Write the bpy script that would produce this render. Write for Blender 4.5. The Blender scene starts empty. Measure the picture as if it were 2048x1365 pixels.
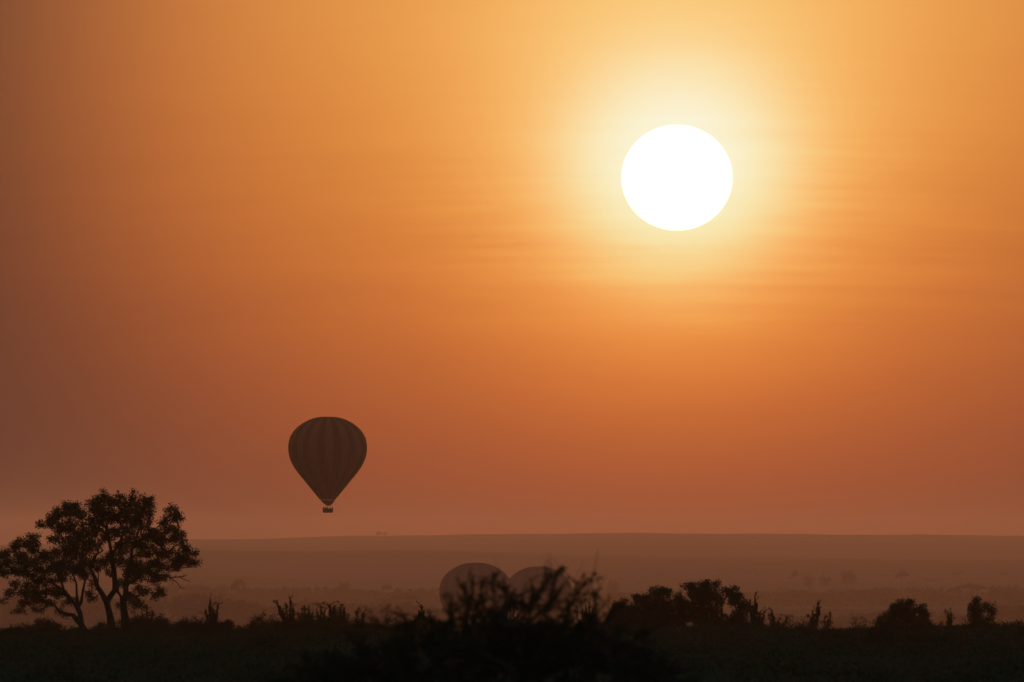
import bpy, math, random
import numpy as np
from mathutils import Vector

rng = np.random.default_rng(11)
random.seed(11)
scene = bpy.context.scene
C = scene.collection

# ---------------------------------------------------------------- camera
K = 4.13e-5                      # radians per photo pixel (2048 px wide)
YH = 1085.0                      # photo row of the eye level
cam_d = bpy.data.cameras.new('camera')
cam = bpy.data.objects.new('camera', cam_d)
C.objects.link(cam)
cam.location = (0, 0, 0)
cam.rotation_euler = (math.radians(90) + (YH - 682.5) * K, 0, 0)
cam_d.sensor_width = 36.0
cam_d.lens = 36.0 / (2048 * K)
cam_d.clip_start = 1.0
cam_d.clip_end = 90000.0
cam_d.dof.use_dof = True
cam_d.dof.focus_distance = 1500.0
cam_d.dof.aperture_fstop = 8.6
scene.camera = cam

# ---------------------------------------------------------------- sun and sky
SUN_AZ = (1354 - 1024) * K
SUN_EL = (YH - 356) * K
SUN_DIR = Vector((math.sin(SUN_AZ) * math.cos(SUN_EL), math.cos(SUN_AZ) * math.cos(SUN_EL), math.sin(SUN_EL)))
sun_d = bpy.data.lights.new('sun', 'SUN')
sun_d.energy = 0.212
sun_d.color = (1.0, 0.258, 0.040)
sun_d.angle = math.radians(0.53)
sun = bpy.data.objects.new('sun', sun_d)
C.objects.link(sun)
sun.rotation_euler = SUN_DIR.to_track_quat('Z', 'Y').to_euler()

scene.view_settings.view_transform = 'Standard'
scene.view_settings.look = 'None'
scene.view_settings.exposure = 0.0
scene.view_settings.gamma = 1.0
scene.view_settings.use_curve_mapping = False
scene.cycles.use_denoising = True
scene.cycles.volume_bounces = 1
scene.cycles.max_bounces = 6

world = bpy.data.worlds.new('World')
scene.world = world
world.use_nodes = True


class NT:
    """tiny helper for building node trees"""
    def __init__(self, tree):
        self.t = tree
        self.t.nodes.clear()

    def n(self, kind, **kw):
        nd = self.t.nodes.new(kind)
        for k, v in kw.items():
            setattr(nd, k, v)
        return nd

    def set(self, sock, v):
        if isinstance(v, bpy.types.NodeSocket):
            self.t.links.new(v, sock)
        else:
            sock.default_value = v

    def m(self, op, a, b=0.0, c=0.0, clamp=False):
        nd = self.n('ShaderNodeMath', operation=op)
        nd.use_clamp = clamp
        self.set(nd.inputs[0], a)
        self.set(nd.inputs[1], b)
        self.set(nd.inputs[2], c)
        return nd.outputs[0]

    def vm(self, op, a, b=(0, 0, 0), scale=None):
        nd = self.n('ShaderNodeVectorMath', operation=op)
        self.set(nd.inputs[0], a)
        if scale is not None:
            self.set(nd.inputs['Scale'], scale)
        else:
            self.set(nd.inputs[1], b)
        return nd.outputs[0]

    def xyz(self, x, y, z):
        nd = self.n('ShaderNodeCombineXYZ')
        self.set(nd.inputs[0], x); self.set(nd.inputs[1], y); self.set(nd.inputs[2], z)
        return nd.outputs[0]

    def noise(self, vec, scale, detail=3.0, rough=0.5):
        nd = self.n('ShaderNodeTexNoise')
        self.set(nd.inputs['Vector'], vec)
        nd.inputs['Scale'].default_value = scale
        nd.inputs['Detail'].default_value = detail
        nd.inputs['Roughness'].default_value = rough
        return nd.outputs['Fac']


def build_sky():
    w = NT(world.node_tree)
    out = w.n('ShaderNodeOutputWorld')
    bg = w.n('ShaderNodeBackground')
    tc = w.n('ShaderNodeTexCoord')
    sep = w.n('ShaderNodeSeparateXYZ')
    w.t.links.new(tc.outputs['Generated'], sep.inputs[0])
    x, y, z = sep.outputs
    az = w.m('MULTIPLY', w.m('ARCTAN2', x, y), 1000.0)              # milliradians
    el = w.m('MULTIPLY', w.m('ARCSINE', z), 1000.0)
    da = w.m('SUBTRACT', az, SUN_AZ * 1000)
    de = w.m('SUBTRACT', el, SUN_EL * 1000)
    elc = w.m('MAXIMUM', el, 0.0)
    # thin level streaks of high haze, gently bowed
    bow = w.m('ADD', de, w.m('MULTIPLY', w.m('MULTIPLY', da, da), 0.0006))
    s1 = w.noise(w.xyz(w.m('MULTIPLY', da, 0.036), w.m('MULTIPLY', bow, 0.34), 3.7), 1.0, 4.0, 0.6)
    s2 = w.noise(w.xyz(w.m('MULTIPLY', da, 0.060), w.m('MULTIPLY', bow, 1.15), 9.1), 1.0, 3.0, 0.55)
    s3 = w.noise(w.xyz(w.m('MULTIPLY', da, 0.05), w.m('MULTIPLY', de, 0.09), 21.3), 1.0, 2.0, 0.5)
    streak = w.m('ADD', w.m('MULTIPLY', w.m('SUBTRACT', s1, 0.5), 1.1), w.m('MULTIPLY', w.m('SUBTRACT', s2, 0.5), 0.75))
    streak = w.m('MULTIPLY', streak, w.m('MULTIPLY', w.m('SUBTRACT', s3, 0.22), 2.4))
    deck = w.m('MULTIPLY', w.m('ADD', de, 6.5), 1.0 / 9.0)           # the thin cloud deck hangs level with and below the sun
    streak = w.m('MULTIPLY', streak, w.m('ADD', 0.3, w.m('MULTIPLY', 1.25, w.m('EXPONENT', w.m('MULTIPLY', w.m('MULTIPLY', deck, deck), -1.0)))))
    # aureole terms: amplitude, radius, horizontal stretch, power, streak depth
    terms = [((3.2508, 0.9148, 0.1919), 50.05, 1.142, 3.057, 0.16),
             ((6.1186, 1.7713, 0.9491), 17.65, 1.133, 2.228, 0.85),
             ((52.45, 8.814, 10.0365), 6.797, 0.957, 1.983, 0.55)]
    acc = None
    for amp, s, ax, pw, sk in terms:
        dx = w.m('MULTIPLY', da, ax / s)
        dy = w.m('MULTIPLY', de, 1.0 / s)
        r2 = w.m('ADD', w.m('MULTIPLY', dx, dx), w.m('MULTIPLY', dy, dy))
        g = w.m('EXPONENT', w.m('MULTIPLY', w.m('POWER', r2, pw / 2), -1.0))
        g = w.m('MULTIPLY', g, w.m('MAXIMUM', w.m('ADD', 1.0, w.m('MULTIPLY', streak, sk)), 0.1))
        v = w.vm('SCALE', amp, scale=g)
        acc = v if acc is None else w.vm('ADD', acc, v)
    lay = w.m('EXPONENT', w.m('MULTIPLY', elc, -1.0 / 30.0))        # low aerosol layer reddens the light
    T = w.xyz(*[w.m('EXPONENT', w.m('MULTIPLY', lay, -t)) for t in (2.432, 3.382, 5.786)])
    # dusty veil along the horizon, thinning upwards and away from the sun
    far = w.m('ADD', 0.25, w.m('MULTIPLY', 0.75, w.m('EXPONENT', w.m('MULTIPLY', w.m('MULTIPLY', da, da), -1.0 / 130.0 ** 2))))
    veil = w.vm('SCALE', (0.098, 0.042, 0.028), scale=w.m('MULTIPLY', far, w.m('EXPONENT', w.m('MULTIPLY', elc, -1.0 / 260.0))))
    dense = w.vm('ADD', w.vm('MULTIPLY', acc, T), veil)
    sx = w.n('ShaderNodeSeparateXYZ')
    w.t.links.new(dense, sx.inputs[0])
    glow = w.xyz(*[w.m('SUBTRACT', 1.0, w.m('EXPONENT', w.m('MULTIPLY', o, -1.0))) for o in sx.outputs])
    # the sun's disc, flattened by refraction
    ex = w.m('DIVIDE', da, 112 * K * 1000)
    ey = w.m('DIVIDE', de, 106.5 * K * 1000)
    rr = w.m('SQRT', w.m('ADD', w.m('MULTIPLY', ex, ex), w.m('MULTIPLY', ey, ey)))
    edge = w.m('DIVIDE', w.m('SUBTRACT', 1.0, rr), 0.04, clamp=True)
    disc = w.vm('SCALE', (2.0, 1.6, 1.3), scale=edge)
    # the rest of the sky
    sky = w.n('ShaderNodeTexSky', sky_type='NISHITA')
    sky.sun_disc = False
    sky.sun_elevation = SUN_EL
    sky.sun_rotation = SUN_AZ
    sky.altitude = 1500.0
    sky.air_density = 1.0
    sky.dust_density = 1.0
    sky.ozone_density = 1.0
    # dust veils the low sky; the clear blue-grey dome opens upwards
    lit = w.vm('SCALE', sky.outputs[0], scale=0.22)
    soft = w.vm('DIVIDE', lit, w.vm('ADD', (1, 1, 1), w.vm('DIVIDE', lit, (0.11, 0.20, 0.235))))
    base = w.vm('SCALE', soft, scale=w.m('SUBTRACT', 1.0, w.m('EXPONENT', w.m('MULTIPLY', w.m('MULTIPLY', elc, elc), -1.0 / 250.0 ** 2))))
    tot = w.vm('ADD', glow, w.vm('ADD', base, disc))
    w.t.links.new(tot, bg.inputs['Color'])
    bg.inputs['Strength'].default_value = 1.0
    w.t.links.new(bg.outputs[0], out.inputs['Surface'])


build_sky()

# ---------------------------------------------------------------- materials
def material(name, col, rough=0.8, var=0.25, scale=3.0, spec=0.0, per_object=0.0, col2=None):
    mt = bpy.data.materials.new(name)
    mt.use_nodes = True
    w = NT(mt.node_tree)
    out = w.n('ShaderNodeOutputMaterial')
    p = w.n('ShaderNodeBsdfPrincipled')
    tc = w.n('ShaderNodeTexCoord')
    f = w.noise(tc.outputs['Object'], scale, 4.0, 0.6)
    mx = w.n('ShaderNodeMix', data_type='RGBA')
    w.set(mx.inputs['Factor'], f)
    a = [c * (1 - var) for c in col]
    b = [min(1, c * (1 + var)) for c in (col2 or col)]
    mx.inputs[6].default_value = (*a, 1)
    mx.inputs[7].default_value = (*b, 1)
    colr = mx.outputs[2]
    if per_object:
        oi = w.n('ShaderNodeObjectInfo')
        fac = w.m('ADD', 1.0 - per_object / 2, w.m('MULTIPLY', oi.outputs['Random'], per_object))
        colr = w.vm('SCALE', colr, scale=fac)
    w.t.links.new(colr, p.inputs['Base Color'])
    p.inputs['Roughness'].default_value = rough
    p.inputs['Specular IOR Level'].default_value = spec
    w.t.links.new(p.outputs[0], out.inputs[0])
    return mt


M = dict(
    bark=material('bark', (0.075, 0.055, 0.04), 0.9, 0.35, 9.0),
    leaf=material('leaf', (0.05, 0.075, 0.035), 0.7, 0.35, 1.5, per_object=0.3),
    bushleaf=material('bush_leaf', (0.05, 0.062, 0.03), 0.7, 0.35, 5.0),
    scrub=material('scrub_leaf', (0.06, 0.08, 0.045), 0.8, 0.4, 0.4),
    farleaf=material('far_leaf', (0.05, 0.06, 0.03), 0.8, 0.3, 0.2, per_object=0.4),
    twig=material('twig', (0.085, 0.065, 0.05), 0.9, 0.3, 6.0),
    gore_a=material('envelope_cloth_ochre', (0.19, 0.10, 0.05), 0.6, 0.12, 0.6),
    gore_b=material('envelope_cloth_maroon', (0.06, 0.026, 0.022), 0.6, 0.12, 0.6),
    gore_c=material('envelope_cloth_brown', (0.165, 0.092, 0.082), 0.6, 0.12, 0.6),
    gore_d=material('envelope_cloth_plum', (0.13, 0.067, 0.06), 0.6, 0.12, 0.6),
    cloth=material('scoop_cloth', (0.06, 0.035, 0.025), 0.7, 0.15, 2.0),
    wicker=material('wicker', (0.10, 0.06, 0.03), 0.8, 0.35, 14.0),
    steel=material('burner_steel', (0.2, 0.19, 0.18), 0.4, 0.15, 5.0, spec=0.4),
    jacket=material('dark_clothing', (0.05, 0.045, 0.045), 0.9, 0.2, 6.0, per_object=0.6),
    feather=material('dark_feather', (0.05, 0.045, 0.04), 0.8, 0.2, 20.0),
)


def ground_material():
    mt = bpy.data.materials.new('savanna_soil_and_grass')
    mt.use_nodes = True
    w = NT(mt.node_tree)
    out = w.n('ShaderNodeOutputMaterial')
    p = w.n('ShaderNodeBsdfPrincipled')
    g = w.n('ShaderNodeNewGeometry')
    pos = g.outputs['Position']
    big = w.noise(pos, 0.0016, 5.0, 0.6)
    mid = w.noise(pos, 0.03, 4.0, 0.6)
    fine = w.noise(pos, 1.3, 4.0, 0.6)
    f = w.m('ADD', w.m('MULTIPLY', w.m('SUBTRACT', big, 0.40), 3.2), w.m('MULTIPLY', w.m('SUBTRACT', mid, 0.5), 0.9), clamp=True)
    ln = w.n('ShaderNodeVectorMath', operation='LENGTH')
    w.t.links.new(pos, ln.inputs[0])
    plain = w.m('DIVIDE', w.m('SUBTRACT', ln.outputs['Value'], 900.0), 2500.0, clamp=True)     # open grass begins beyond the ridge
    f = w.m('MULTIPLY', f, plain)
    mx = w.n('ShaderNodeMix', data_type='RGBA')
    w.set(mx.inputs['Factor'], f)
    mx.inputs[6].default_value = (0.045, 0.062, 0.036, 1)      # bushy green
    mx.inputs[7].default_value = (0.15, 0.13, 0.085, 1)       # dry grass
    c = w.vm('SCALE', mx.outputs[2], scale=w.m('ADD', 0.6, w.m('MULTIPLY', fine, 0.8)))
    w.t.links.new(c, p.inputs['Base Color'])
    p.inputs['Roughness'].default_value = 0.95
    p.inputs['Specular IOR Level'].default_value = 0.0
    w.t.links.new(p.outputs[0], out.inputs[0])
    return mt


M['ground'] = ground_material()

# ---------------------------------------------------------------- mesh helpers
def mesh_quads(name, V, Q, mat, smooth=False):
    me = bpy.data.meshes.new(name)
    V = np.asarray(V, np.float32); Q = np.asarray(Q, np.int32)
    me.vertices.add(len(V)); me.vertices.foreach_set('co', V.ravel())
    n, k = Q.shape
    me.loops.add(n * k); me.loops.foreach_set('vertex_index', Q.ravel())
    me.polygons.add(n)
    me.polygons.foreach_set('loop_start', np.arange(0, n * k, k, dtype=np.int32))
    if smooth:
        me.polygons.foreach_set('use_smooth', np.ones(n, bool))
    me.update(calc_edges=True)
    me.validate()
    me.materials.append(mat)
    return me


def link(name, me, parent=None):
    o = bpy.data.objects.new(name, me)
    C.objects.link(o)
    if parent is not None:
        o.parent = parent
    return o


def tag(o, label=None, cat=None, group=None, kind=None):
    if label: o['label'] = label
    if cat: o['category'] = cat
    if group: o['group'] = group
    if kind: o['kind'] = kind
    return o


def thing(name, label, cat, loc, group=None, kind=None):
    o = bpy.data.objects.new(name, None)
    C.objects.link(o)
    o.location = loc
    o.empty_display_size = 0.3
    return tag(o, label, cat, group, kind)


def copy_tree(o, parent=None):
    c = o.copy(); C.objects.link(c); c.parent = parent
    for ch in list(o.children):
        copy_tree(ch, c)
    return c


def frusta(P0, P1, R0, R1, sides=6):
    """one tapered tube per edge"""
    P0 = np.asarray(P0, float); P1 = np.asarray(P1, float)
    d = P1 - P0
    L = np.linalg.norm(d, axis=1, keepdims=True) + 1e-9
    d = d / L
    ref = np.where(np.abs(d[:, 1:2]) < 0.9, np.array([[0, 1.0, 0]]), np.array([[1.0, 0, 0]]))
    u = np.cross(d, ref); u /= np.linalg.norm(u, axis=1, keepdims=True)
    v = np.cross(d, u)
    a = np.arange(sides) * 2 * math.pi / sides
    ring = np.cos(a)[None, :, None] * u[:, None, :] + np.sin(a)[None, :, None] * v[:, None, :]
    ext = d * np.minimum(np.asarray(R1)[:, None] * 0.5, L * 0.3)
    A = P0[:, None, :] + ring * np.asarray(R0)[:, None, None]
    B = (P1 + ext)[:, None, :] + ring * np.asarray(R1)[:, None, None]
    V = np.concatenate([A, B], axis=1).reshape(-1, 3)
    i = np.arange(sides); j = (i + 1) % sides
    q = np.stack([i, j, j + sides, i + sides], axis=1)
    Q = (q[None] + (np.arange(len(P0)) * 2 * sides)[:, None, None]).reshape(-1, 4)
    return V, Q


def leaves(cen, size, aspect=0.5, up=0.0, rg=rng):
    """folded diamond leaves with random attitude"""
    cen = np.asarray(cen, float)
    n = len(cen)
    size = np.broadcast_to(np.asarray(size, float), (n,))
    a = rg.normal(size=(n, 3)); a[:, 2] += up
    a /= np.linalg.norm(a, axis=1, keepdims=True)
    b = np.cross(a, rg.normal(size=(n, 3))); b /= np.linalg.norm(b, axis=1, keepdims=True)
    c = np.cross(a, b)
    s = size[:, None]
    w = s * aspect * rg.uniform(0.7, 1.3, (n, 1))
    V = np.stack([cen - a * s * 0.5, cen + b * w * 0.5 + c * s * 0.08, cen + a * s * 0.5, cen - b * w * 0.5 + c * s * 0.08], axis=1).reshape(-1, 3)
    Q = np.arange(n * 4).reshape(n, 4)
    return V, Q


class Skel:
    """branch skeleton grown towards target points"""
    def __init__(self):
        self.p = np.zeros((4096, 3)); self.par = np.full(4096, -1); self.minr = np.zeros(4096); self.n = 0
        self.tips = []

    def add(self, pos, par, minr=0.0):
        if self.n >= len(self.p):
            self.p = np.concatenate([self.p, np.zeros_like(self.p)])
            self.par = np.concatenate([self.par, np.full(len(self.par), -1)])
            self.minr = np.concatenate([self.minr, np.zeros(len(self.minr))])
        i = self.n
        self.p[i] = pos; self.par[i] = par; self.minr[i] = minr; self.n += 1
        return i

    def limb(self, pts, radii, start=None, wob=0.0):
        """a traced limb; pts local coordinates; start: node to grow from"""
        pts = [np.asarray(q, float) for q in pts]
        idx = start
        out = []
        for k, (q, r) in enumerate(zip(pts, radii)):
            if idx is None:
                idx = self.add(q, -1, r)
                out.append(idx)
                continue
            p0 = self.p[idx].copy(); r0 = self.minr[idx] if self.minr[idx] > 0 else r
            L = np.linalg.norm(q - p0); m = max(1, int(L / max(0.25, wob * 6 + 0.25)))
            m = min(m, 6)
            for s in range(1, m + 1):
                t = s / m
                pos = p0 * (1 - t) + q * t
                if s < m and wob:
                    pos = pos + rng.normal(size=3) * wob
                idx = self.add(pos, idx, r0 * (1 - t) + r * t)
            out.append(idx)
        return out

    def nearest(self, t, bias=0.0):
        d = self.p[:self.n] - t
        return int(np.argmin(np.sqrt((d * d).sum(1)) + bias * np.maximum(d[:, 2], 0)))

    def grow(self, t, seg, wob, bias=0.6, sag=0.0):
        t = np.asarray(t, float)
        i = self.nearest(t, bias)
        p0 = self.p[i].copy()
        L = np.linalg.norm(t - p0)
        m = max(1, min(12, int(L / seg)))
        pr = self.par[i]
        dirv = (p0 - self.p[pr]) if pr >= 0 else np.array([0, 0, 1.0])
        dirv = dirv / (np.linalg.norm(dirv) + 1e-9)
        c = p0 + dirv * L * 0.35 + np.array([0, 0, sag * L])
        path = []
        for s in range(1, m + 1):
            u = s / m
            pos = (1 - u) ** 2 * p0 + 2 * u * (1 - u) * c + u * u * t
            if s < m:
                pos = pos + rng.normal(size=3) * wob
            i = self.add(pos, i)
            path.append(i)
        self.tips.append(i)
        return path

    def mesh(self, tip_r, power=0.5, sides=6):
        cnt = np.zeros(self.n)
        child = np.zeros(self.n, bool)
        for i in range(self.n):
            if self.par[i] >= 0: child[self.par[i]] = True
        cnt[~child[:self.n]] = 1
        for i in range(self.n - 1, 0, -1):
            if self.par[i] >= 0: cnt[self.par[i]] += cnt[i]
        r = np.maximum(tip_r * cnt ** power, self.minr[:self.n])
        has = self.minr[:self.n] > 0
        r = np.where(has, self.minr[:self.n], r)
        for i in range(1, self.n):
            pa = self.par[i]
            if pa >= 0: r[i] = min(r[i], r[pa])
        e = np.array([i for i in range(self.n) if self.par[i] >= 0])
        pa = self.par[e]
        return frusta(self.p[pa], self.p[e], r[pa], r[e], sides)


def px(x, y, d, dy=0.0):
    """photo position at distance d -> world point (dy: depth offset in metres)"""
    return np.array([(x - 1024) * K * d, d + dy, (YH - y) * K * d])


# ---------------------------------------------------------------- terrain
AZK = np.array([-3200, -60, -42, -26, -9, 15, 42, 60, 3200.0])        # milliradians
RK = np.array([0, 120, 300, 500, 640, 700, 780, 1000, 1500, 2400, 4000, 4700, 5000, 6200, 6800, 7600, 9200, 10800, 12000, 13000, 14200, 15500, 17000, 19000, 22000, 23500.0])
ZK = np.array([[z] * 9 for z in (-2.4, -2.4, -3.15, -4.25, -5.25, -5.85, -7.1, -12.5, -26, -35, -39.5, -42.6, -44.1, -46.8, -47, -48, -45, -43.5, -42, -32, -23, -10, -14, -7, 0, -6)], float)
ZK[4] = [-5.1, -5.15, -5.2, -5.25, -5.1, -5.0, -4.9, -4.9, -5.0]
ZK[5] = ZK[4] - 0.6
ZK[19] = [-33, -33, -33, -33, -32, -30.5, -30, -30, -33]
ZK[20] = [-22, -22, -22, -22, -23, -27, -28, -28, -23]
ZK[21] = [-10.5, -11, -11, -10.5, -9.8, -19, -23, -23, -14]
ZK[22] = [-15, -15, -15, -14.5, -14, -21, -24.5, -24.5, -18]
ZK[24] = [-4, -6, -4.5, 4.5, 13.4, 16.3, 11.8, 9, 4]
ZK[25] = ZK[24] - 8


def ground_z(x, y):
    x = np.asarray(x, float); y = np.asarray(y, float)
    r = np.hypot(x, y); a = np.arctan2(x, y) * 1000
    ai = np.clip(np.searchsorted(AZK, a) - 1, 0, len(AZK) - 2)
    at = np.clip((a - AZK[ai]) / (AZK[ai + 1] - AZK[ai]), 0, 1); at = at * at * (3 - 2 * at)
    ri = np.clip(np.searchsorted(RK, r, side='right') - 1, 0, len(RK) - 2)
    rt = np.clip((r - RK[ri]) / (RK[ri + 1] - RK[ri]), 0, 1)

    def col(i):
        return ZK[i, ai] * (1 - at) + ZK[i, ai + 1] * at
    n = len(RK)
    i0, i1, i2, i3 = np.maximum(ri - 1, 0), ri, ri + 1, np.minimum(ri + 2, n - 1)
    z0, z1, z2, z3 = col(i0), col(i1), col(i2), col(i3)
    h = RK[i2] - RK[i1]
    s1 = np.where(i0 == i1, (z2 - z1) / h, (z2 - z0) / (RK[i2] - RK[i0] + 1e-9))
    s2 = np.where(i3 == i2, (z2 - z1) / h, (z3 - z1) / (RK[i3] - RK[i1] + 1e-9))
    t = rt
    z = (2 * t**3 - 3 * t**2 + 1) * z1 + (t**3 - 2 * t**2 + t) * h * s1 + (-2 * t**3 + 3 * t**2) * z2 + (t**3 - t**2) * h * s2
    amp = np.clip(r / 600, 0, 1) * 0.10 + np.clip((r - 5000) / 15000, 0, 1) * 0.5
    z = z + amp * (np.sin(x * 0.11 + 1.3) * np.cos(y * 0.07) + 0.6 * np.sin(x * 0.31 + y * 0.05)) * np.where(r > 3000, 0.0, 1.0)
    z = z + np.clip((r - 5000) / 15000, 0, 1) * (0.8 * np.sin(x * 0.009 + 0.6) + 0.5 * np.sin(x * 0.023 + y * 0.0007) + 0.25 * np.sin(x * 0.061))
    return z


def build_ground():
    az = np.concatenate([np.linspace(-math.pi, -0.2, 40), np.linspace(-0.18, -0.062, 14), np.linspace(-0.06, 0.06, 240), np.linspace(0.062, 0.18, 14), np.linspace(0.2, math.pi, 40)[:-1]])
    r = np.concatenate([np.linspace(3, 200, 14), np.linspace(215, 900, 120), np.geomspace(930, 23500, 110)])
    A, R = np.meshgrid(az, r)
    X = np.sin(A) * R; Y = np.cos(A) * R
    Z = ground_z(X, Y)
    V = np.stack([X, Y, Z], -1).reshape(-1, 3)
    na, nr = len(az), len(r)
    i, j = np.meshgrid(np.arange(nr - 1), np.arange(na), indexing='ij')
    j2 = (j + 1) % na
    Q = np.stack([i * na + j, i * na + j2, (i + 1) * na + j2, (i + 1) * na + j], -1).reshape(-1, 4)
    V = np.concatenate([V, [[0, 0, -2.4]]])
    me = mesh_quads('savanna_ground', V, Q[:, ::-1], M['ground'], True)
    o = link('savanna_ground', me)
    tag(o, kind='structure')
    return o


build_ground()

# haze: the morning air over the plain
def build_haze():
    hx, y0, y1, z0, z1 = 23600, -23600, 23600, -51.0, 46.0
    V = [(sx * hx, y, z) for z in (z0, z1) for y in (y0, y1) for sx in (-1, 1)]
    Q = [(0, 2, 3, 1), (4, 5, 7, 6), (0, 1, 5, 4), (1, 3, 7, 5), (3, 2, 6, 7), (2, 0, 4, 6)]
    mt = bpy.data.materials.new('morning_haze')
    mt.use_nodes = True
    w = NT(mt.node_tree)
    out = w.n('ShaderNodeOutputMaterial')
    pv = w.n('ShaderNodeVolumePrincipled')
    pv.inputs['Color'].default_value = (0.96, 0.94, 0.92, 1)
    pv.inputs['Density'].default_value = 4.5e-5
    pv.inputs['Anisotropy'].default_value = 0.7
    w.t.links.new(pv.outputs[0], out.inputs['Volume'])
    me = mesh_quads('haze', V, Q, mt)
    o = link('haze', me)
    tag(o, 'pale dusty morning haze filling the whole plain', None, kind='stuff')


build_haze()

# ---------------------------------------------------------------- balloons
# (half width, height below crown) in photo pixels of the flying balloon
PROFILE = [(2, 0), (16, 0.3), (24, 1.8), (31, 3.8), (40, 7.5), (48, 11.8), (55, 16.5), (61, 21.5), (67, 28), (72, 35), (75.5, 43), (77.5, 51), (78.4, 60), (78.2, 69), (77, 77), (73.5, 88), (68, 99), (61, 109.5), (53.5, 119), (45.5, 128.5), (36, 140.5), (26.5, 152), (20.5, 159.5), (15, 166)]


def spline_profile(P, m):
    P = np.array(P, float)
    s = np.concatenate([[0], np.cumsum(np.hypot(*np.diff(P, axis=0).T))])
    u = np.linspace(0, s[-1], m)
    return np.stack([np.interp(u, s, P[:, 0]), np.interp(u, s, P[:, 1])], 1)


def tube_obj(name, pts, r, mat, parent, sides=6):
    pts = np.asarray(pts, float)
    R = np.full(len(pts) - 1, r)
    V, Q = frusta(pts[:-1], pts[1:], R, R, sides)
    return link(name, mesh_quads(name, V, Q, mat, True), parent)


def ring_obj(name, rad, z, r, mat, parent, n=32):
    a = np.linspace(0, 2 * math.pi, n + 1)
    return tube_obj(name, np.stack([rad * np.cos(a), rad * np.sin(a), np.full(n + 1, z)], 1), r, mat, parent)


def box_mesh(name, size, taper, mat, bevel=0.05):
    import bmesh
    bm = bmesh.new()
    bmesh.ops.create_cube(bm, size=1)
    for v in bm.verts:
        k = taper if v.co.z < 0 else 1.0
        v.co.x *= size[0] * k; v.co.y *= size[1] * k; v.co.z *= size[2]
    bmesh.ops.bevel(bm, geom=list(bm.edges), offset=bevel, segments=2, affect='EDGES')
    me = bpy.data.meshes.new(name); bm.to_mesh(me); bm.free()
    me.materials.append(mat)
    return me


NG = 30


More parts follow.
